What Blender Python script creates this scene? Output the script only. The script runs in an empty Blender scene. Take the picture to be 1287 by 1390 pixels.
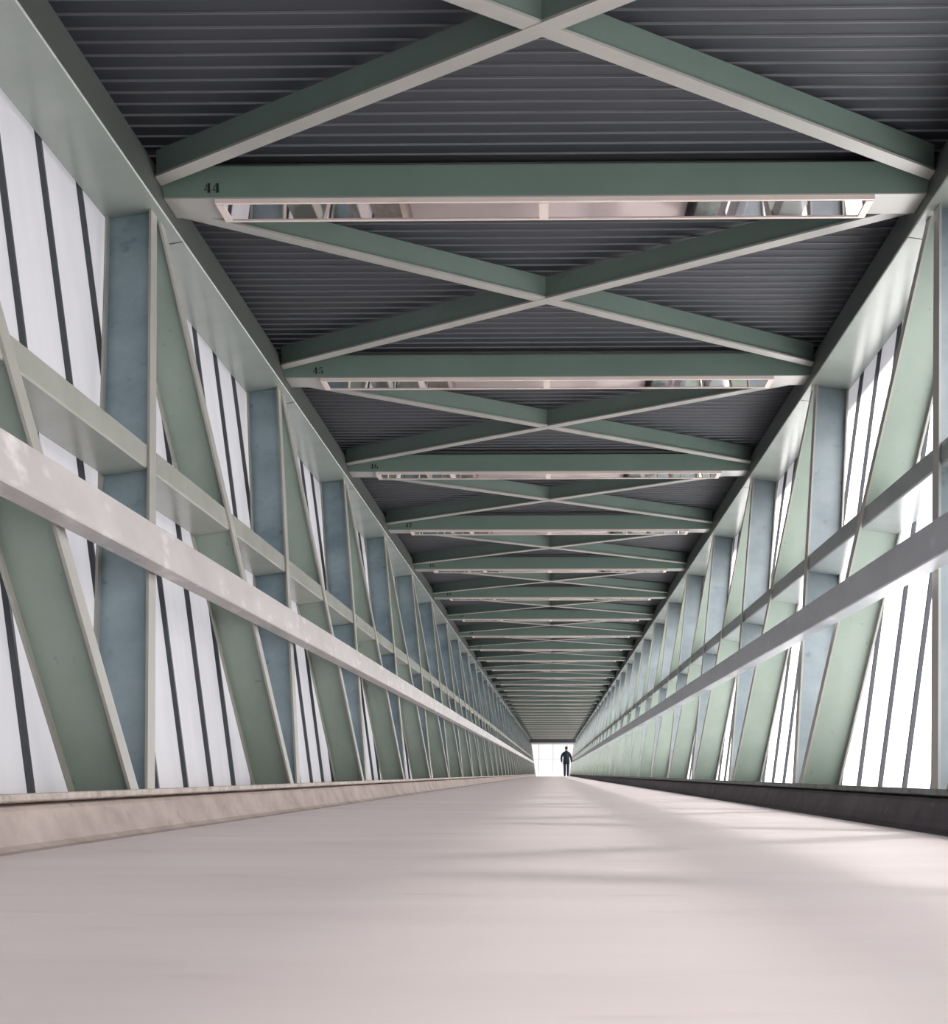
import bpy, bmesh, math
from mathutils import Vector, Matrix

COL = bpy.context.scene.collection
R = math.radians
L = 2.4                 # one bay of the bridge along y
EYE = 0.175             # camera height
D0 = 2.2                # distance of beam 44 in bays
NB = 35                 # beams 44 ... 82
D_END = D0 + NB - 0.15  # end wall
Y_BACK = -2.0 * L
Y_END = D_END * L

# ------------------------------------------------------------------ materials
def srgb(r, g, b):
    f = lambda c: (c / 255 / 12.92) if c / 255 <= 0.04045 else ((c / 255 + 0.055) / 1.055) ** 2.4
    return (f(r), f(g), f(b), 1.0)

def mat(name, base, rough=0.5, metal=0.0, var=None, scale=3.0, spec=0.5, bump=0.0, stretch=(1, 1, 1),
        var2=None, scale2=12.0, lo2=0.55, hi2=0.75, rough2=None, detail=6):
    m = bpy.data.materials.new(name)
    m.use_nodes = True
    nt = m.node_tree
    n, l = nt.nodes, nt.links
    p = n['Principled BSDF']
    p.inputs['Roughness'].default_value = rough
    p.inputs['Metallic'].default_value = metal
    p.inputs['Specular IOR Level'].default_value = spec
    p.inputs['Base Color'].default_value = base
    if var is None:
        return m
    geo = n.new('ShaderNodeNewGeometry')
    mp = n.new('ShaderNodeMapping')
    mp.inputs['Scale'].default_value = stretch
    l.new(geo.outputs['Position'], mp.inputs['Vector'])
    tx = n.new('ShaderNodeTexNoise')
    tx.inputs['Scale'].default_value = scale
    tx.inputs['Detail'].default_value = detail
    tx.inputs['Roughness'].default_value = 0.62
    l.new(mp.outputs[0], tx.inputs['Vector'])
    rp = n.new('ShaderNodeValToRGB')
    rp.color_ramp.elements[0].position = 0.33
    rp.color_ramp.elements[1].position = 0.67
    rp.color_ramp.elements[0].color = var
    rp.color_ramp.elements[1].color = base
    l.new(tx.outputs['Fac'], rp.inputs['Fac'])
    out = rp.outputs['Color']
    if var2 is not None:
        t2 = n.new('ShaderNodeTexNoise')
        t2.inputs['Scale'].default_value = scale2
        t2.inputs['Detail'].default_value = 5
        l.new(mp.outputs[0], t2.inputs['Vector'])
        r2 = n.new('ShaderNodeMapRange')
        r2.inputs['From Min'].default_value = lo2
        r2.inputs['From Max'].default_value = hi2
        l.new(t2.outputs['Fac'], r2.inputs['Value'])
        mx = n.new('ShaderNodeMix')
        mx.data_type = 'RGBA'
        l.new(r2.outputs[0], mx.inputs['Factor'])
        l.new(out, mx.inputs['A'])
        mx.inputs['B'].default_value = var2
        out = mx.outputs['Result']
    l.new(out, p.inputs['Base Color'])
    if rough2 is not None:
        rr = n.new('ShaderNodeMapRange')
        rr.inputs['From Min'].default_value = 0.3
        rr.inputs['From Max'].default_value = 0.7
        rr.inputs['To Min'].default_value = rough
        rr.inputs['To Max'].default_value = rough2
        l.new(tx.outputs['Fac'], rr.inputs['Value'])
        l.new(rr.outputs[0], p.inputs['Roughness'])
    if bump:
        b = n.new('ShaderNodeBump')
        b.inputs['Strength'].default_value = bump
        b.inputs['Distance'].default_value = 0.01
        l.new(tx.outputs['Fac'], b.inputs['Height'])
        l.new(b.outputs[0], p.inputs['Normal'])
    return m

M = {}
M['green'] = mat('pale_green_paint', srgb(149, 163, 152), 0.42, var=srgb(136, 150, 139), scale=2.5,
                 var2=srgb(92, 108, 100), scale2=26, lo2=0.68, hi2=0.84, rough2=0.5)
M['flange'] = mat('flange_paint_lit', srgb(168, 167, 160), 0.38, var=srgb(156, 155, 149), scale=3.0)  # tone lightened for the light that the flanges catch
M['plate'] = mat('underside_paint_lit', srgb(164, 163, 157), 0.3, var=srgb(153, 152, 147), scale=3.0)  # floor light on the undersides put into this paler tone
M['chord_shade'] = mat('shaded_chord_face', srgb(76, 80, 77), 0.5, var=srgb(69, 73, 70), scale=2.0)  # shade on the chord's inward side put into the colour
M['beam'] = mat('beam_green_paint', srgb(110, 130, 121), 0.5, var=srgb(104, 123, 114), scale=2.5)
M['chord'] = mat('chord_green_paint', srgb(150, 157, 151), 0.18, var=srgb(138, 145, 139), scale=2.0, rough2=0.26)
M['blue'] = mat('blue_grey_web', srgb(156, 174, 181), 0.45, var=srgb(116, 136, 144), scale=2.6,  # bluer web tone for the left rising struts
                var2=srgb(92, 108, 116), scale2=16, lo2=0.64, hi2=0.84, rough2=0.55)
M['rail'] = mat('rail_paint', srgb(168, 170, 162), 0.24, var=srgb(156, 158, 150), scale=3.0)
M['handrail'] = mat('handrail_metal', srgb(200, 195, 194), 0.36, var=srgb(182, 177, 176), scale=5.0,
                    stretch=(1, .4, 1), var2=srgb(225, 220, 219), scale2=14, lo2=0.55, hi2=0.72)
M['handrail_backlit'] = mat('handrail_metal_backlit', srgb(184, 188, 194), 0.36, var=srgb(168, 172, 178), scale=5.0,  # right handrail copy, its backlit greyness painted in
                    stretch=(1, .4, 1), var2=srgb(206, 209, 214), scale2=14, lo2=0.6, hi2=0.8)
M['rail_backlit'] = mat('rail_paint_backlit', srgb(150, 157, 157), 0.24, var=srgb(140, 147, 147), scale=3.0)  # rail colour with the right wall's backlit shade in it
M['blue_right'] = mat('blue_grey_web_toned', srgb(146, 157, 162), 0.45, var=srgb(120, 132, 138), scale=2.6,  # copy of the blue, toned down for how light falls on the right wall
                var2=srgb(92, 104, 110), scale2=16, lo2=0.64, hi2=0.84, rough2=0.55)
M['deck'] = mat('dark_roof_sheet', srgb(54, 57, 64), 0.6, var=srgb(50, 53, 60), scale=2.0)
M['seam'] = mat('roof_sheet_seam', srgb(102, 104, 107), 0.5, var=srgb(95, 97, 100), scale=2.0)
M['dark'] = mat('dark_steel', srgb(52, 60, 60), 0.6)
M['lintel'] = mat('lintel_grey', srgb(70, 76, 82), 0.6, var=srgb(62, 68, 74), scale=2.0)
M['brace'] = mat('brace_paint_shaded', srgb(112, 128, 121), 0.5, var=srgb(105, 121, 114), scale=3.0)  # web colour darkened, as side faces get less light than undersides
M['cream'] = mat('cream_frame', srgb(228, 214, 206), 0.4, var=srgb(218, 204, 196), scale=4.0)
M['reflector'] = mat('light_glass', srgb(214, 206, 206), 0.025, metal=1.0)
M['floor'] = mat('floor_screed', srgb(237, 226, 224), 0.6, var=srgb(228, 216, 214), scale=1.6, stretch=(0.5, 1.6, 1),
                 var2=srgb(214, 200, 198), scale2=5, lo2=0.62, hi2=0.85, spec=0.3, bump=0.05)
M['kerb'] = mat('kerb_concrete', srgb(188, 175, 169), 0.75, var=srgb(160, 147, 141), scale=5, stretch=(1, .8, 1),
                var2=srgb(132, 116, 110), scale2=14, lo2=0.6, hi2=0.9, spec=0.2, bump=0.25)
M['kerb_backlit'] = mat('kerb_shaded', srgb(104, 99, 102), 0.8, var=srgb(84, 80, 84), scale=6,  # right kerb coloured dark for its backlit shade
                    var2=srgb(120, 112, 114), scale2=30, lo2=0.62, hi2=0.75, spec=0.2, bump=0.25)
M['sill'] = mat('sill_steel', srgb(196, 186, 178), 0.55, var=srgb(150, 138, 130), scale=14)
M['sill_backlit'] = mat('sill_steel_shaded', srgb(112, 122, 118), 0.55, var=srgb(70, 74, 72), scale=14)  # right sill darkened in colour for standing against the light
M['mullion'] = mat('mullion_metal', srgb(66, 70, 74), 0.45)
M['endmullion'] = mat('end_mullion', srgb(196, 196, 198), 0.5)
M['black'] = mat('stencil_black', srgb(14, 16, 16), 0.7)
M['jacket'] = mat('navy_jacket', srgb(34, 42, 54), 0.85, var=srgb(28, 35, 46), scale=8)
M['trousers'] = mat('dark_trousers', srgb(38, 40, 50), 0.85)
M['skin'] = mat('skin', srgb(176, 128, 106), 0.55)
M['hair'] = mat('hair', srgb(30, 26, 25), 0.7)
M['shoe'] = mat('shoe_leather', srgb(40, 38, 40), 0.5)

def panel_mat():
    m = bpy.data.materials.new('translucent_panel')
    m.use_nodes = True
    n, l = m.node_tree.nodes, m.node_tree.links
    n.remove(n['Principled BSDF'])
    out = n['Material Output']
    geo = n.new('ShaderNodeNewGeometry')
    mp = n.new('ShaderNodeMapping')
    mp.inputs['Scale'].default_value = (3, 3, .35)
    l.new(geo.outputs['Position'], mp.inputs[0])
    tx = n.new('ShaderNodeTexNoise')
    tx.inputs['Scale'].default_value = 3.0
    l.new(mp.outputs[0], tx.inputs['Vector'])
    rp = n.new('ShaderNodeValToRGB')
    rp.color_ramp.elements[0].position = 0.3
    rp.color_ramp.elements[1].position = 0.7
    rp.color_ramp.elements[0].color = (.84, .83, .85, 1)
    rp.color_ramp.elements[1].color = (.90, .89, .90, 1)
    l.new(tx.outputs['Fac'], rp.inputs[0])
    tr = n.new('ShaderNodeBsdfTranslucent')
    df = n.new('ShaderNodeBsdfDiffuse')
    gl = n.new('ShaderNodeBsdfGlossy')
    gl.inputs['Roughness'].default_value = 0.25
    l.new(rp.outputs[0], tr.inputs['Color'])
    l.new(rp.outputs[0], df.inputs['Color'])
    mx = n.new('ShaderNodeMixShader')
    mx.inputs[0].default_value = 0.22
    l.new(tr.outputs[0], mx.inputs[1])
    l.new(df.outputs[0], mx.inputs[2])
    m2 = n.new('ShaderNodeMixShader')
    m2.inputs[0].default_value = 0.05
    l.new(mx.outputs[0], m2.inputs[1])
    l.new(gl.outputs[0], m2.inputs[2])
    tp = n.new('ShaderNodeBsdfTransparent')
    m3 = n.new('ShaderNodeMixShader')
    m3.inputs[0].default_value = 0.035
    l.new(m2.outputs[0], m3.inputs[1])
    l.new(tp.outputs[0], m3.inputs[2])
    l.new(m3.outputs[0], out.inputs['Surface'])
    return m
M['panel'] = panel_mat()

def glass_mat():
    m = bpy.data.materials.new('clear_glass')
    m.use_nodes = True
    n, l = m.node_tree.nodes, m.node_tree.links
    n.remove(n['Principled BSDF'])
    t = n.new('ShaderNodeBsdfTransparent')
    g = n.new('ShaderNodeBsdfGlossy')
    g.inputs['Roughness'].default_value = 0.02
    mx = n.new('ShaderNodeMixShader')
    mx.inputs[0].default_value = 0.06
    l.new(t.outputs[0], mx.inputs[1])
    l.new(g.outputs[0], mx.inputs[2])
    l.new(mx.outputs[0], n['Material Output'].inputs['Surface'])
    return m
M['glass'] = glass_mat()

# ------------------------------------------------------------------ helpers
def link(name, bm, m, parent=None, smooth=False):
    bmesh.ops.remove_doubles(bm, verts=bm.verts, dist=1e-6)
    bmesh.ops.recalc_face_normals(bm, faces=bm.faces)
    me = bpy.data.meshes.new(name)
    bm.to_mesh(me)
    bm.free()
    for k in (m if isinstance(m, (list, tuple)) else [m]):
        me.materials.append(k)
    if smooth:
        for p in me.polygons:
            p.use_smooth = True
    o = bpy.data.objects.new(name, me)
    COL.objects.link(o)
    if parent is not None:
        o.parent = parent
    return o

def empty(name, loc=(0, 0, 0)):
    o = bpy.data.objects.new(name, None)
    o.empty_display_size = 0.1
    COL.objects.link(o)
    o.location = loc
    return o

def tag(o, label, cat, group=None):
    o['label'] = label
    o['category'] = cat
    if group:
        o['group'] = group
    return o

def structure(o, label=None, cat=None):
    o['kind'] = 'structure'
    if label:
        o['label'] = label
        o['category'] = cat
    return o

def dup(root, loc):
    r = root.copy()
    COL.objects.link(r)
    r.location = loc
    for ch in list(root.children):
        c = ch.copy()
        COL.objects.link(c)
        c.parent = r
        for g in list(ch.children):
            d = g.copy()
            COL.objects.link(d)
            d.parent = c
    return r

def box(bm, x0, x1, y0, y1, z0, z1, mi=0):
    v = [bm.verts.new(p) for p in ((x0, y0, z0), (x1, y0, z0), (x1, y1, z0), (x0, y1, z0),
                                   (x0, y0, z1), (x1, y0, z1), (x1, y1, z1), (x0, y1, z1))]
    for q in ((0, 3, 2, 1), (4, 5, 6, 7), (0, 1, 5, 4), (1, 2, 6, 5), (2, 3, 7, 6), (3, 0, 4, 7)):
        bm.faces.new([v[i] for i in q]).material_index = mi

def loft(bm, a, b, caps=True, mi=0):
    """two loops of points -> closed prism"""
    va = [bm.verts.new(p) for p in a]
    vb = [bm.verts.new(p) for p in b]
    k = len(a)
    for i in range(k):
        bm.faces.new((va[i], va[(i + 1) % k], vb[(i + 1) % k], vb[i])).material_index = mi
    if caps:
        bm.faces.new(va[::-1]).material_index = mi
        bm.faces.new(vb).material_index = mi

SN, CS = 0.1425, 0.9898
def W(s, u, y, v):
    """leaning wall frame: u outward, v up along the lean (s = -1 left, +1 right)"""
    return Vector((s * (1.19 + CS * u + SN * v), y, 0.125 - SN * u + CS * v))

def wall_prism(bm, s, y0, y1, poly):
    loft(bm, [W(s, u, y0, v) for u, v in poly], [W(s, u, y1, v) for u, v in poly])

def chamf(u0, u1, v0, v1, c):
    return [(u0 + c, v0), (u1 - c, v0), (u1, v0 + c), (u1, v1 - c), (u1 - c, v1), (u0 + c, v1), (u0, v1 - c), (u0, v0 + c)]

def dim(d):
    return d * L

# ------------------------------------------------------------------ setting
bm = bmesh.new()
n = 60
vs = []
for i in range(n + 1):
    y = Y_BACK + (Y_END + 1.5 - Y_BACK) * i / n
    vs.append([bm.verts.new((x, y, 0)) for x in (-1.5, -1.0, -.5, 0, .5, 1.0, 1.5)])
for i in range(n):
    for j in range(6):
        bm.faces.new((vs[i][j], vs[i][j + 1], vs[i + 1][j + 1], vs[i + 1][j]))
ext = bmesh.ops.extrude_face_region(bm, geom=bm.faces[:])
for g in ext['geom']:
    if isinstance(g, bmesh.types.BMVert):
        g.co.z -= 0.12
floor = structure(link('floor', bm, M['floor']), 'pale pinkish grey smooth screed floor of the footbridge', 'floor')

# roof sheet with narrow standing ribs running across the bridge
bm = bmesh.new()
ZR = 2.597
pitch = L / 29.0
ny = int((Y_END + 0.2 - Y_BACK) / pitch)
prof = []
for i in range(ny + 1):
    y = Y_BACK + i * pitch
    prof += [(y, ZR, 0), (y + pitch * .86, ZR, 1), (y + pitch * .885, ZR - 0.006, 1), (y + pitch * .945, ZR - 0.006, 1), (y + pitch * .97, ZR, 0)]
HX = 2.04
va = [bm.verts.new((-HX, y, z)) for y, z, k in prof]
vb = [bm.verts.new((HX, y, z)) for y, z, k in prof]
for i in range(len(prof) - 1):
    bm.faces.new((va[i], va[i + 1], vb[i + 1], vb[i])).material_index = prof[i][2]
y0, y1 = prof[0][0], prof[-1][0]
box(bm, -HX, HX, y0, y1, ZR + 0.006, ZR + 0.03)
ceiling = structure(link('ceiling', bm, [M['deck'], M['seam']]), 'dark ribbed metal roof sheet over the footbridge', 'ceiling')

# kerbs along both sides
kerb_prof = [(1.5, -0.10), (1.13, -0.10), (1.13, 0.0), (1.152, 0.003), (1.168, 0.013), (1.180, 0.040), (1.197, 0.088), (1.206, 0.099), (1.22, 0.102), (1.5, 0.102)]
bm = bmesh.new()
nseg = 80
for a in range(nseg):
    pass
loft(bm, [(-x, Y_BACK, z) for x, z in kerb_prof], [(-x, Y_END, z) for x, z in kerb_prof])
structure(link('baseboard_left', bm, M['kerb']), 'pinkish concrete kerb along the left side of the floor', 'kerb')
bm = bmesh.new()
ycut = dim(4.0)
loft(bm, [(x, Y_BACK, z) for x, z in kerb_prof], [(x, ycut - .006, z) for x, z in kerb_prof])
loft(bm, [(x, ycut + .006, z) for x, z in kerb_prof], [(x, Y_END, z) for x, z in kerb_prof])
structure(link('baseboard_right', bm, M['kerb_backlit']), 'dark backlit kerb along the right side of the floor', 'kerb')

# added strips that stop light leaking between the top chords and the roof
for s, nm, side in ((-1, 'light_seal_1', 'left'), (1, 'light_seal_2', 'right')):
    bm = bmesh.new()
    wall_prism(bm, s, Y_BACK, Y_END, [(0.06, 2.43), (0.14, 2.43), (0.14, 2.497), (0.06, 2.487)])
    structure(link(nm, bm, M['dark']), 'dark strip added to stop light leaking between the %s top chord and the roof' % side, 'light_seal')

# end wall: dark lintel, cream strip, sloping jambs, glazing
bm = bmesh.new()
box(bm, -1.62, 1.62, Y_END, Y_END + 0.1, 2.20, 2.60)
for sx in (-1, 1):
    jp = ((1.10, 0), (1.72, 0), (1.72, 2.2), (1.40, 2.2))
    loft(bm, [(sx * x, Y_END, z) for x, z in jp], [(sx * x, Y_END + .1, z) for x, z in jp], mi=1)
endwall = structure(link('wall_back', bm, [M['lintel'], M['flange']]), 'dark lintel and jambs around the far end window', 'wall')
r = structure(empty('window_1', (0, Y_END, 0)), 'bright far end window with thin mullions behind the walking person', 'window')
bm = bmesh.new()
box(bm, -1.6, 1.6, 0.11, .16, 2.09, 2.26)
link('window_head', bm, M['cream'], r)
for x in (-0.90, 0.03, 0.96):
    bm = bmesh.new()
    box(bm, x - .014, x + .014, 0.12, .15, 0, 2.09)
    link('mullion', bm, M['endmullion'], r)
bm = bmesh.new()
box(bm, -1.6, 1.6, 0.125, .145, 1.12, 1.135)
link('transom', bm, M['endmullion'], r)
bm = bmesh.new()
box(bm, -1.6, 1.6, .133, .137, 0, 2.09)
link('pane', bm, M['glass'], r)

# side glazing: one window per bay, pane with slim leaning mullions
GB, GT, VT = 0.24, 0.205, 2.50
def make_window(s, num):
    r = empty('window_%d' % num)
    bm = bmesh.new()
    f = [bm.verts.new(p) for p in (W(s, GB, 0, -.01), W(s, GB, L, -.01), W(s, GT, L, VT), W(s, GT, 0, VT))]
    bm.faces.new(f)
    link('pane', bm, M['panel'], r)
    for i in range(6):
        yc = (0.07 / 6 * 6 + i / 6.0) * L
        bm = bmesh.new()
        a = [W(s, GB + du, yc + dy, -.008) for du, dy in ((-.018, -.008), (-.018, .008), (-.001, .010), (-.001, -.010))]
        b = [W(s, GT + du, yc + dy, VT - .01) for du, dy in ((-.018, -.008), (-.018, .008), (-.001, .010), (-.001, -.010))]
        loft(bm, a, b)
        link('mullion', bm, M['mullion'], r)
    return r
win = {}
num = 2
kk = list(range(-4, NB))
for s in (-1, 1):
    proto = None
    for k in kk:
        y = dim(D0 + k - 0.2)
        if proto is None:
            o = proto = make_window(s, num)
            o.location = (0, y, 0)
        else:
            o = dup(proto, (0, y, 0))
            o.name = 'window_%d' % num
        side = 'left' if s < 0 else 'right'
        structure(o, '%s wall glazing bay of tall %s panels between slim dark mullions' % (side, 'pale lavender' if s < 0 else 'bright white'), 'window')
        num += 1

VB, VTOP = 0.0035, 2.2465
RISE0, RISE1, FALL0, FALL1 = -0.483 * L, -0.020 * L, 0.450 * L, 0.028 * L

# ------------------------------------------------------------------ long members of each wall
for s, side in ((-1, 'left'), (1, 'right')):
    other = 'right' if s < 0 else 'left'
    bm = bmesh.new()
    wall_prism(bm, s, Y_BACK, Y_END, [(-0.030, 2.2475), (0.186, 2.2475), (0.188, 2.250), (0.188, 2.425), (-0.027, 2.425), (-0.027, 2.259), (-0.034, 2.257), (-0.034, 2.2515)])
    ch = link('top_chord', bm, M['chord'])
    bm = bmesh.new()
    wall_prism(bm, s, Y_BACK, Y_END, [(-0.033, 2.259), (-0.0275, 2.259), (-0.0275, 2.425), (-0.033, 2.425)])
    fa = link('inner_face', bm, M['chord_shade'], ch)  # thin layer carrying the painted shade of the inner side
    fa['label'] = 'shaded inner side face'
    jt = None
    for k in range(-1, NB - 1):
        if jt is None:
            bm = bmesh.new()
            wall_prism(bm, s, -.003, .003, [(-0.030, 2.2466), (0.188, 2.2466), (0.188, 2.249), (-0.030, 2.249)])
            o = jt = link('joint', bm, M['dark'], ch)
        else:
            o = jt.copy(); COL.objects.link(o); o.parent = ch
        o.location = (0, dim(D0 + k + .105), 0)
    tag(ch, 'long grey green steel chord under the roof along top of the %s wall' % side, 'steel beam', 'top chords')
    bm = bmesh.new()
    poly = [(0.0145, 1.113), (0.166, 1.113), (0.170, 1.117), (0.170, 1.201), (0.166, 1.205), (0.0135, 1.205), (0.0095, 1.201), (0.0095, 1.118)]
    cuts = []
    for k in range(-1, NB):
        for a, b in ((RISE0, RISE1), (FALL0, FALL1)):
            cuts.append((dim(D0 + k), a, b))
    cuts.sort(key=lambda c: c[0] + (c[1] + c[2]) / 2)
    def yat(c, v, off):
        q = 1 / math.cos(math.atan2(c[2] - c[1], VTOP - VB))
        return c[0] + c[1] + (c[2] - c[1]) * (v - VB) / (VTOP - VB) + off * (0.005 * q + 0.0012)
    for i in range(len(cuts) + 1):
        a = [W(s, u, Y_BACK if i == 0 else yat(cuts[i - 1], v, 1), v) for u, v in poly]
        b = [W(s, u, Y_END if i == len(cuts) else yat(cuts[i], v, -1), v) for u, v in poly]
        loft(bm, a, b)
    tag(link('middle_rail', bm, M['rail' if s < 0 else 'rail_backlit']), 'long grey green rail flush with the struts, above the handrail of the %s wall' % side, 'rail', 'middle rails')
    hr = empty('handrail', (0, 0, 0))
    tag(hr, 'broad %s handrail standing proud of the struts on the %s wall' % ('pale pinkish grey' if s < 0 else 'backlit grey', side), 'handrail', 'handrails')
    bm = bmesh.new()
    wall_prism(bm, s, Y_BACK, Y_END, chamf(-0.082, -0.018, 0.710, 0.842, 0.004))
    link('rail_bar', bm, M['handrail' if s < 0 else 'handrail_backlit'], hr)
    bk = None
    for k in range(-1, NB):
        y = dim(D0 - 0.315 + k) 
        if bk is None:
            bm = bmesh.new()
            wall_prism(bm, s, -0.03, 0.03, [(-0.018, 0.735), (0.0, 0.735), (0.0, 0.815), (-0.018, 0.815)])
            bk = link('bracket', bm, M['handrail'], hr)
            o = bk
        else:
            o = bk.copy()
            COL.objects.link(o)
            o.parent = hr
        o.location = (0, y, 0)
    bm = bmesh.new()
    wall_prism(bm, s, Y_BACK, Y_END, chamf(-0.012, 0.255, -0.016, 0.003, 0.003))
    tag(link('bottom_sill', bm, M['sill'] if s < 0 else M['sill_backlit']), 'thin steel sill strip on top of the %s kerb at foot of the struts' % side, 'sill', 'sill strips')

# ------------------------------------------------------------------ truss struts (I sections, ends cut level)
def make_strut(s, dy0, dy1, name, m):
    """root at beam position; foot at y=dy0, head at y=dy1"""
    r = empty(name)
    inc = math.atan2(dy1 - dy0, VTOP - VB)
    q = 1 / math.cos(inc)
    hb, hw = 0.034 * q, 0.005 * q
    def part(nm, u0, u1, h, m):
        bm = bmesh.new()
        loft(bm, [W(s, u, dy0 + t, VB) for u, t in ((u0, -h), (u1, -h), (u1, h), (u0, h))],
             [W(s, u, dy1 + t, VTOP) for u, t in ((u0, -h), (u1, -h), (u1, h), (u0, h))])
        return link(nm, bm, m, r)
    part('inner_flange', 0.0, 0.009, hb, M['flange'])
    part('web', 0.009, 0.171, hw, m)
    part('outer_flange', 0.171, 0.180, hb, M['flange'])
    return r

ORD = ['', 'second', 'third', 'fourth', 'fifth', 'sixth', 'seventh', 'eighth', 'ninth', 'tenth', 'eleventh', 'twelfth',
       'thirteenth', 'fourteenth', 'fifteenth', 'sixteenth', 'seventeenth']
NREAD = 10    # stencils readable up to 53
NCOUNT = 16
def beamref(k):
    """how to find beam k (0 = stencilled 44)"""
    if k < 0:
        return 'the beam above the photo edge'
    if k < NREAD:
        return 'the beam stencilled %d' % (44 + k)
    return 'the %s beam from the nearest' % ORD[k]

for s, side in ((-1, 'left'), (1, 'right')):
    for kind in ('rise', 'fall'):
        proto = None
        for k in range(-1, NB):
            if proto is None:
                if kind == 'rise':
                    o = proto = make_strut(s, RISE0, RISE1, 'rising_strut', M['blue' if s < 0 else 'blue_right'])
                else:
                    o = proto = make_strut(s, FALL0, FALL1, 'falling_strut', M['green'])
                o.location = (0, dim(D0 + k), 0)
            else:
                o = dup(proto, (0, dim(D0 + k), 0))
            if kind == 'rise':
                if k < 0:
                    lab = 'blue grey strut nearest the viewer on the %s wall' % side
                elif k < NCOUNT:
                    lab = 'blue grey strut on the %s wall leaning up to %s' % (side, beamref(k))
                else:
                    lab = 'far blue grey strut on the %s wall, in the dense rows near the end window' % side
                tag(o, lab, 'strut', 'blue grey struts of the %s wall' % side if k < NCOUNT else 'far blue grey struts of the %s wall' % side)
            else:
                if k < 0:
                    lab = 'green strut nearest the viewer on the %s wall, its top cut by the photo edge' % side
                elif k < NCOUNT:
                    lab = 'green strut on the %s wall descending from %s' % (side, beamref(k))
                else:
                    lab = 'far green strut on the %s wall, in the dense rows near the end window' % side
                tag(o, lab, 'strut', 'green struts of the %s wall' % side if k < NCOUNT else 'far green struts of the %s wall' % side)

# ------------------------------------------------------------------ stencil digits
def band(cx, cy, rx, ry, ix, iy, a0, a1, n=12):
    pts = []
    for i in range(n + 1):
        a = R(a0 + (a1 - a0) * i / n)
        pts.append((cx + rx * math.cos(a), cy + ry * math.sin(a)))
    for i in range(n, -1, -1):
        a = R(a0 + (a1 - a0) * i / n)
        pts.append((cx + ix * math.cos(a), cy + iy * math.sin(a)))
    return [pts[i:i + 1][0] for i in range(len(pts))], n

def band_quads(*a):
    p, n = band(*a)
    m = len(p)
    return [[p[i], p[i + 1], p[m - 2 - i], p[m - 1 - i]] for i in range(n)]

def rc(x0, y0, x1, y1):
    return [[(x0, y0), (x1, y0), (x1, y1), (x0, y1)]]

GL = {
    '0': band_quads(.35, .5, .34, .5, .13, .45, -78, 78) + band_quads(.35, .5, .34, .5, .13, .45, 102, 258),
    '1': rc(.26, 0, .48, 1) + rc(.12, 0, .62, .07) + [[(.10, .80), (.22, .80), (.22, .95)]],
    '2': band_quads(.34, .70, .32, .30, .11, .25, -25, 160) + [[(.40, .58), (.60, .58), (.22, .16), (.02, .16)]] + rc(.02, 0, .66, .13),
    '3': band_quads(.30, .74, .33, .26, .12, .21, -75, 140) + band_quads(.30, .27, .36, .27, .13, .22, -140, 75),
    '4': [[(0, .24), (.12, .33), (.33, .75), (.33, .97)], [(0, .24), (.33, .24), (.33, .33), (.12, .33)]] + rc(.39, 0, .66, 1) + rc(.70, .24, .78, .34) + rc(.33, 0, .72, .07),
    '5': rc(.08, .84, .64, 1) + rc(.08, .50, .16, .84) + band_quads(.28, .30, .40, .30, .16, .25, -110, 105) + rc(.02, .10, .16, .28),
    '6': band_quads(.36, .5, .35, .5, .13, .45, 60, 258) + band_quads(.38, .30, .33, .30, .11, .25, -80, 110),
    '7': rc(.02, .82, .68, 1) + [[(.20, 0), (.44, 0), (.68, .80), (.50, .80)]],
    '8': band_quads(.36, .75, .30, .25, .11, .20, -75, 75) + band_quads(.36, .75, .30, .25, .11, .20, 105, 255)
         + band_quads(.36, .26, .36, .26, .14, .21, -75, 75) + band_quads(.36, .26, .36, .26, .14, .21, 105, 255),
    '9': band_quads(.34, .5, .35, .5, .13, .45, -120, 78) + band_quads(.32, .70, .33, .30, .11, .25, 100, 290),
}
def stencil(text, parent, x, y, z, h):
    bm = bmesh.new()
    cx = x
    for ch in text:
        for poly in GL[ch]:
            pts = [(cx + px * h * .98, y, z + py * h) for px, py in poly]
            loft(bm, pts, [(p[0], p[1] + .0008, p[2]) for p in pts])
        cx += h * .90
    return link('stencil_number', bm, M['black'], parent)

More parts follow.
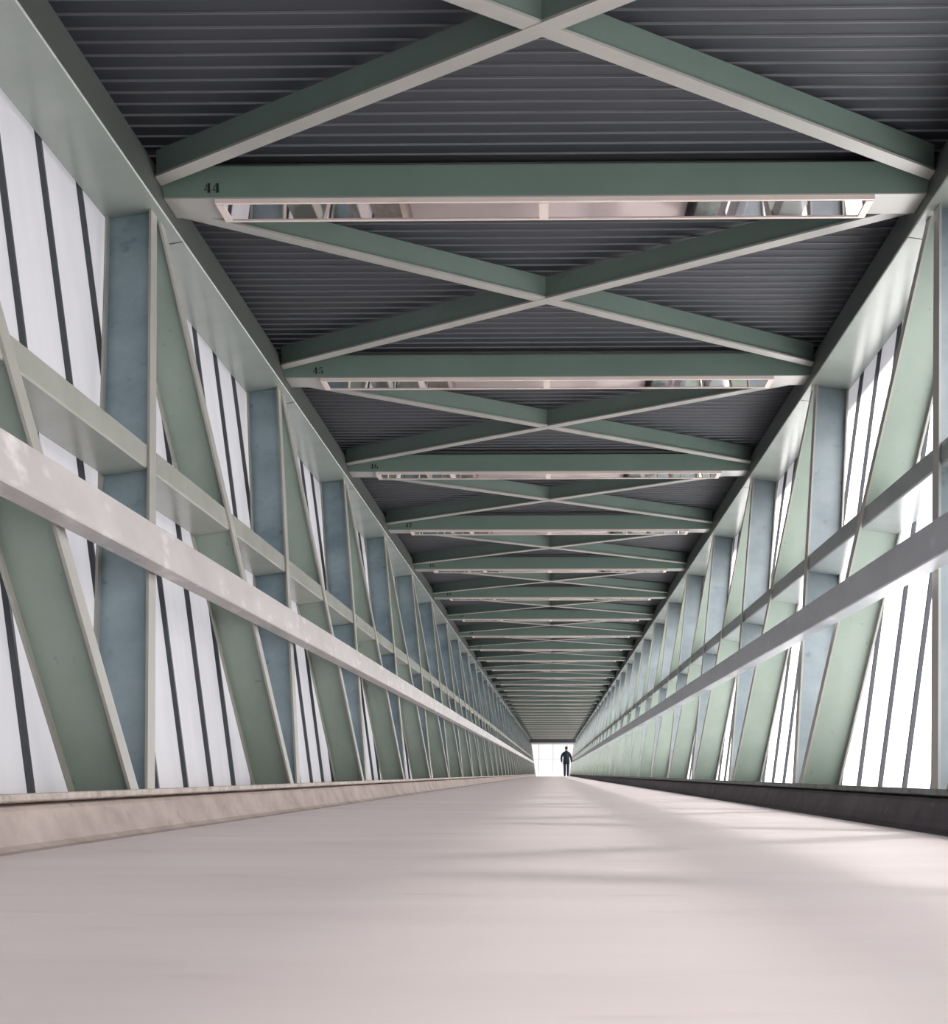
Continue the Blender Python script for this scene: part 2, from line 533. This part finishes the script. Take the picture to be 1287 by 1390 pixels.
# ------------------------------------------------------------------ cross beams, light fixtures, roof braces
ZB = EYE + 2.246
YC = 0.0365 * L
HF = 0.092
BP = [(0, .005), (2 * HF, .005), (2 * HF, .126), (2 * HF - .004, .130), (.004, .130), (0, .126)]
beam_proto = light_proto = None
for k in range(0, NB):
    y = dim(D0 + k)
    # beam
    if beam_proto is None:
        r = beam_proto = empty('cross_beam', (0, y, 0))
        bm = bmesh.new()
        loft(bm, [(-1.4855 - .142 * z, YC - HF + t, ZB + z) for t, z in BP], [(1.4855 + .142 * z, YC - HF + t, ZB + z) for t, z in BP])
        link('beam_box', bm, M['beam'], r)
        bm = bmesh.new()
        box(bm, -1.4845, 1.4845, YC - HF - .001, YC + HF + .001, ZB, ZB + .0045)
        link('lit_underside', bm, M['plate'], r)  # added sheet that carries the lit tone of the beam's underside
    else:
        r = empty('cross_beam', (0, y, 0))
        for ch in list(beam_proto.children):
            if ch.name.startswith('stencil'):
                continue
            c = ch.copy(); COL.objects.link(c); c.parent = r
    stencil(str(44 + k), r, -1.327, YC - HF - .0014, ZB + .023, 0.037)
    if k < NREAD:
        lab = 'green steel cross beam with the black stencil %d near its left end' % (44 + k)
    elif k < NCOUNT:
        lab = 'green steel cross beam, the %s counted back from the nearest' % ORD[k]
    else:
        lab = 'far green cross beam among the dense rows just before the end window'
    tag(r, lab, 'beam', 'cross beams under the roof' if k < NCOUNT else 'far cross beams under the roof')
    # light fixture
    if light_proto is None:
        lr = light_proto = empty('ceiling_light', (0, y, ZB))
        bm = bmesh.new()
        y0, y1, z0, z1 = YC - HF + .001, YC + HF - .001, -.018, -.0005
        box(bm, -1.285, 1.285, y0, y0 + .013, z0, z1)
        box(bm, -1.285, 1.285, y1 - .013, y1, z0, z1)
        for xa, xb in ((-1.285, -1.255), (1.255, 1.285), (-.018, .018)):
            box(bm, xa, xb, y0 + .022, y1 - .013, z0, z1)
        link('frame', bm, M['cream'], lr)
        for xa, xb in ((-1.255, -.018), (.018, 1.255)):
            bm = bmesh.new()
            box(bm, xa, xb, y0 + .013, y1 - .013, -.014, -.003)
            link('light_panel', bm, M['reflector'], lr)
    else:
        lr = dup(light_proto, (0, y, ZB))
    if k < NCOUNT:
        lab = 'long flat cream framed light under %s' % beamref(k)
    else:
        lab = 'far cream framed light under a beam in the dense rows before the end window'
    tag(lr, lab, 'light', 'lights under the cross beams' if k < NCOUNT else 'far lights under the cross beams')

def make_brace(s, dz):
    """I section brace from the -s end at the near beam to the s end at the far beam"""
    r = empty('roof_brace')
    a = Vector((-s * 1.491, 0.105 * L, 0))
    b = Vector((s * 1.491, 0.975 * L, 0))
    d = (b - a).normalized()
    nrm = Vector((-d.y, d.x, 0))
    def part(nm, h, z0, z1, m):
        bm = bmesh.new()
        def loop(p):
            out = []
            for t, z in ((-1, z0), (1, z0), (1, z1), (-1, z1)):
                q = p + nrm * (t * h)
                q = q + d * ((p.x - q.x) / d.x)
                out.append((q.x, q.y, EYE + z + dz))
            return out
        loft(bm, loop(a), loop(b))
        link(nm, bm, m, r)
    part('bottom_flange', 0.033, 2.292, 2.301, M['plate'])
    part('web', 0.020, 2.3012, 2.402, M['brace'])
    return r
for s in (1, -1):
    proto = None
    for k in range(-1, NB - 1):
        if proto is None:
            o = proto = make_brace(s, 0.0 if s > 0 else -0.002)
        else:
            o = dup(proto, (0, 0, 0))
        o.location = (0, dim(D0 + k), 0)
        fr, to = ('left', 'right') if s > 0 else ('right', 'left')
        if k < NCOUNT - 1:
            lab = 'slanting green roof brace ending at the %s end of %s' % (to, beamref(k + 1))
        else:
            lab = 'far slanting roof brace in the dense rows, crossing towards the %s wall' % to
        tag(o, lab, 'brace', 'crossing roof braces' if k < NCOUNT - 1 else 'far roof braces towards the %s wall' % to)

# ------------------------------------------------------------------ walking person
def skin(name, verts, edges, m, parent=None, root=0, sub=2):
    me = bpy.data.meshes.new(name)
    bm = bmesh.new()
    lay = bm.verts.layers.skin.verify()
    bv = []
    for i, (p, rad) in enumerate(verts):
        v = bm.verts.new(p)
        rr = rad if isinstance(rad, tuple) else (rad, rad)
        v[lay].radius = rr
        v[lay].use_root = (i == root)
        bv.append(v)
    for a, b in edges:
        bm.edges.new((bv[a], bv[b]))
    bm.to_mesh(me); bm.free()
    t = bpy.data.objects.new(name + '_source', me)
    COL.objects.link(t)
    md = t.modifiers.new('Skin', 'SKIN'); md.use_smooth_shade = True
    ms = t.modifiers.new('Subsurf', 'SUBSURF'); ms.levels = sub; ms.render_levels = sub
    dg = bpy.context.evaluated_depsgraph_get()
    me2 = bpy.data.meshes.new_from_object(t.evaluated_get(dg))
    me2.name = name
    bpy.data.objects.remove(t)
    bpy.data.meshes.remove(me)
    me2.materials.clear()
    me2.materials.append(m)
    for p in me2.polygons:
        p.use_smooth = True
    o = bpy.data.objects.new(name, me2)
    COL.objects.link(o)
    if parent:
        o.parent = parent
    return o

pv, pe = [], []
def chain(start, pts):
    prev = start
    for p, rad in pts:
        pv.append((p, rad)); pe.append((prev, len(pv) - 1)); prev = len(pv) - 1
    return prev
pv.append(((0, 0, .96), (.14, .10)))                       # pelvis root
waist = chain(0, [((0, 0.0, 1.10), (.135, .095)), ((0, 0.01, 1.28), (.155, .105)), ((0, 0.0, 1.42), (.14, .09)), ((0, 0.0, 1.50), (.06, .06)),
                  ((0, .012, 1.57), (.058, .062)), ((0, .018, 1.65), (.074, .092)), ((0, .012, 1.73), (.074, .092)), ((0, .008, 1.775), (.042, .05))])
chest = 3
head = len(pv) - 3
for p, rad in (((0, .118, 1.655), .013), ((-.084, .0, 1.66), .017), ((.084, .0, 1.66), .017)):
    chain(head, [(p, rad)])
def arm(s, elbow, wrist, hand_dir):
    w = chain(chest, [((s * .170, 0, 1.395), .046), (((s * .185 + elbow[0]) / 2, elbow[1] / 2, (1.42 + elbow[2]) / 2), .05), (elbow, .040), (wrist, .027)])
    wv = Vector(wrist); hd = Vector(hand_dir).normalized()
    palm = wv + hd * .05
    k = chain(w, [(tuple(palm), (.034, .016)), (tuple(wv + hd * .085), (.034, .014))])
    side = Vector((0, 1, 0))
    for i, (off, ln) in enumerate(((.028, .068), (.010, .078), (-.009, .072), (-.026, .056))):
        b0 = wv + hd * .095 + side * off
        bend = Vector((-s * .012, 0, 0))
        chain(k, [(tuple(b0), .0085), (tuple(b0 + hd * ln * .55 + bend * .5), .008), (tuple(b0 + hd * ln + bend * 1.5), .0065)])
    t0 = wv + hd * .03 + side * .034
    chain(w, [(tuple(t0), .011), (tuple(t0 + hd * .035 + side * .018), .009), (tuple(t0 + hd * .062 + side * .020), .0075)])
arm(-1, (-.300, -.04, 1.15), (-.285, .04, .91), (.22, .15, -1))
arm(1, (.275, -.03, 1.14), (.315, .05, .90), (.05, .14, -1))
def leg(s, knee, ankle, toe):
    chain(0, [((s * .095, 0, .88), .088), ((s * .10, knee[1] * .5, .70), .076), (knee, .056), ((ankle[0], ankle[1] - .02, .32), .044), (ankle, .036), (toe, (.036, .022))])
leg(-1, (-.095, .05, .50), (-.095, -.02, .09), (-.105, .15, .035))
leg(1, (.095, .02, .50), (.095, -.08, .10), (.105, .09, .035))
person = skin('person', pv, pe, M['skin'])
tag(person, 'person in a dark jacket and trousers walking away at the far end of the bridge', 'person')
# jacket: shaped body with two sleeves
def rings(name, rr, m, parent, n=20):
    bm = bmesh.new()
    prev = None
    for z, rx, ry, oy in rr:
        cur = [bm.verts.new((rx * math.cos(2 * math.pi * i / n), oy + ry * math.sin(2 * math.pi * i / n), z)) for i in range(n)]
        if prev:
            for i in range(n):
                bm.faces.new((prev[i], prev[(i + 1) % n], cur[(i + 1) % n], cur[i]))
        else:
            bm.faces.new(cur[::-1])
        prev = cur
    bm.faces.new(prev)
    return link(name, bm, m, parent, smooth=True)
jk = rings('jacket', [(.74, .200, .138, 0), (.80, .203, .142, 0), (.92, .200, .142, 0), (1.02, .186, .128, 0), (1.12, .180, .122, 0), (1.26, .198, .130, 0),
                      (1.36, .212, .126, 0), (1.42, .212, .118, 0), (1.46, .180, .104, 0), (1.50, .105, .084, 0), (1.53, .074, .074, .004), (1.555, .070, .070, .008)], M['jacket'], person)
for pts in (((-.09, 0, 1.385), (-.185, 0, 1.405), (-.255, -.02, 1.27), (-.302, -.04, 1.15), (-.290, .01, 1.0), (-.285, .045, .875)),
            ((.09, 0, 1.385), (.185, 0, 1.40), (.24, -.015, 1.27), (.277, -.03, 1.14), (.297, .01, 1.0), (.318, .055, .865))):
    pv, pe = [], []
    pv.append((pts[0], .070))
    chain(0, list(zip(pts[1:], (.080, .073, .066, .060, .056))))
    skin('sleeve', pv, pe, M['jacket'], jk)
jk['label'] = 'dark navy jacket'
pv, pe = [], []
pv.append(((0, 0, .92), (.13, .095)))
chain(0, [((-.098, 0, .84), .100), ((-.102, .025, .70), .090), ((-.097, .045, .50), .082), ((-.097, -.02, .30), .078), ((-.096, -.02, .12), .070), ((-.096, -.022, .02), .068)])
chain(0, [((.098, 0, .84), .100), ((.102, .01, .70), .090), ((.097, .015, .50), .082), ((.097, -.08, .30), .078), ((.096, -.075, .12), .070), ((.096, -.078, .02), .068)])
skin('trousers', pv, pe, M['trousers'], person)
for s, yy in ((-1, -.02), (1, -.08)):
    pv, pe = [], []
    pv.append(((s * .096, yy - .03, .045), (.045, .045)))
    chain(0, [((s * .100, yy + .07, .040), (.046, .038)), ((s * .106, yy + .19, .030), (.040, .028))])
    skin('shoe', pv, pe, M['shoe'], person)
bm = bmesh.new()
bmesh.ops.create_uvsphere(bm, u_segments=24, v_segments=16, radius=1.0)
for v in bm.verts:
    v.co = Vector((v.co.x * .084, v.co.y * .104 - .002, v.co.z * .112 + 1.705))
bmesh.ops.delete(bm, geom=[f for f in bm.faces if (f.calc_center_median().z < 1.73 and f.calc_center_median().y > .005) or f.calc_center_median().z < 1.612], context='FACES')
link('hair', bm, M['hair'], person, smooth=True)
person.location = (0.83, dim(34.0), 0.0)
person.scale = (1.0, 1.0, 1.0)

# ------------------------------------------------------------------ light
w = bpy.data.worlds.new('World')
bpy.context.scene.world = w
w.use_nodes = True
bg = w.node_tree.nodes['Background']
bg.inputs['Color'].default_value = (0.95, 0.945, 0.985, 1)
wn, wl = w.node_tree.nodes, w.node_tree.links
wc = wn.new('ShaderNodeTexCoord')
ws = wn.new('ShaderNodeSeparateXYZ')
wl.new(wc.outputs['Generated'], ws.inputs[0])
wr = wn.new('ShaderNodeMapRange')      # brighter haze low over the far end of the bridge
wr.interpolation_type = 'SMOOTHSTEP'
wr.inputs['From Min'].default_value = 0.6
wr.inputs['From Max'].default_value = 1.0
wr.inputs['To Min'].default_value = 0.78
wr.inputs['To Max'].default_value = 1.2
wl.new(ws.outputs['Y'], wr.inputs['Value'])
wl.new(wr.outputs[0], bg.inputs['Strength'])
sun = bpy.data.lights.new('sun', 'SUN')
sun.energy = 34.0
sun.angle = R(5.0)
sun.color = (1.0, 0.98, 0.955)
so = bpy.data.objects.new('sun', sun)
COL.objects.link(so)
dirn = Vector((math.cos(R(50)), 0.10, math.sin(R(50))))
so.rotation_euler = dirn.to_track_quat('Z', 'Y').to_euler()
so.location = (20, 20, 30)

# ------------------------------------------------------------------ camera
cam = bpy.data.cameras.new('camera')
co = bpy.data.objects.new('camera', cam)
COL.objects.link(co)
co.location = (0.037, 0, EYE)
YAW = 0.0158
co.rotation_euler = (R(90), 0, YAW)
F = 1840.0
cam.sensor_fit = 'HORIZONTAL'
cam.sensor_width = 36
cam.lens = F / 1287 * 36
px, py = 751 - F * math.tan(YAW), 1050.0
cam.shift_x = -(px - 643.5) / 1287
cam.shift_y = (py - 695) / 1287
cam.clip_start = 0.05
cam.clip_end = 500
sc = bpy.context.scene
sc.camera = co
sc.view_settings.view_transform = 'Standard'
sc.view_settings.look = 'None'
sc.view_settings.gamma = 1
sc.view_settings.exposure = 0.0
sc.cycles.max_bounces = 10
sc.cycles.diffuse_bounces = 6
sc.cycles.glossy_bounces = 4
sc.cycles.transparent_max_bounces = 8
sc.cycles.caustics_reflective = False
sc.cycles.caustics_refractive = False
sc.cycles.use_denoising = True
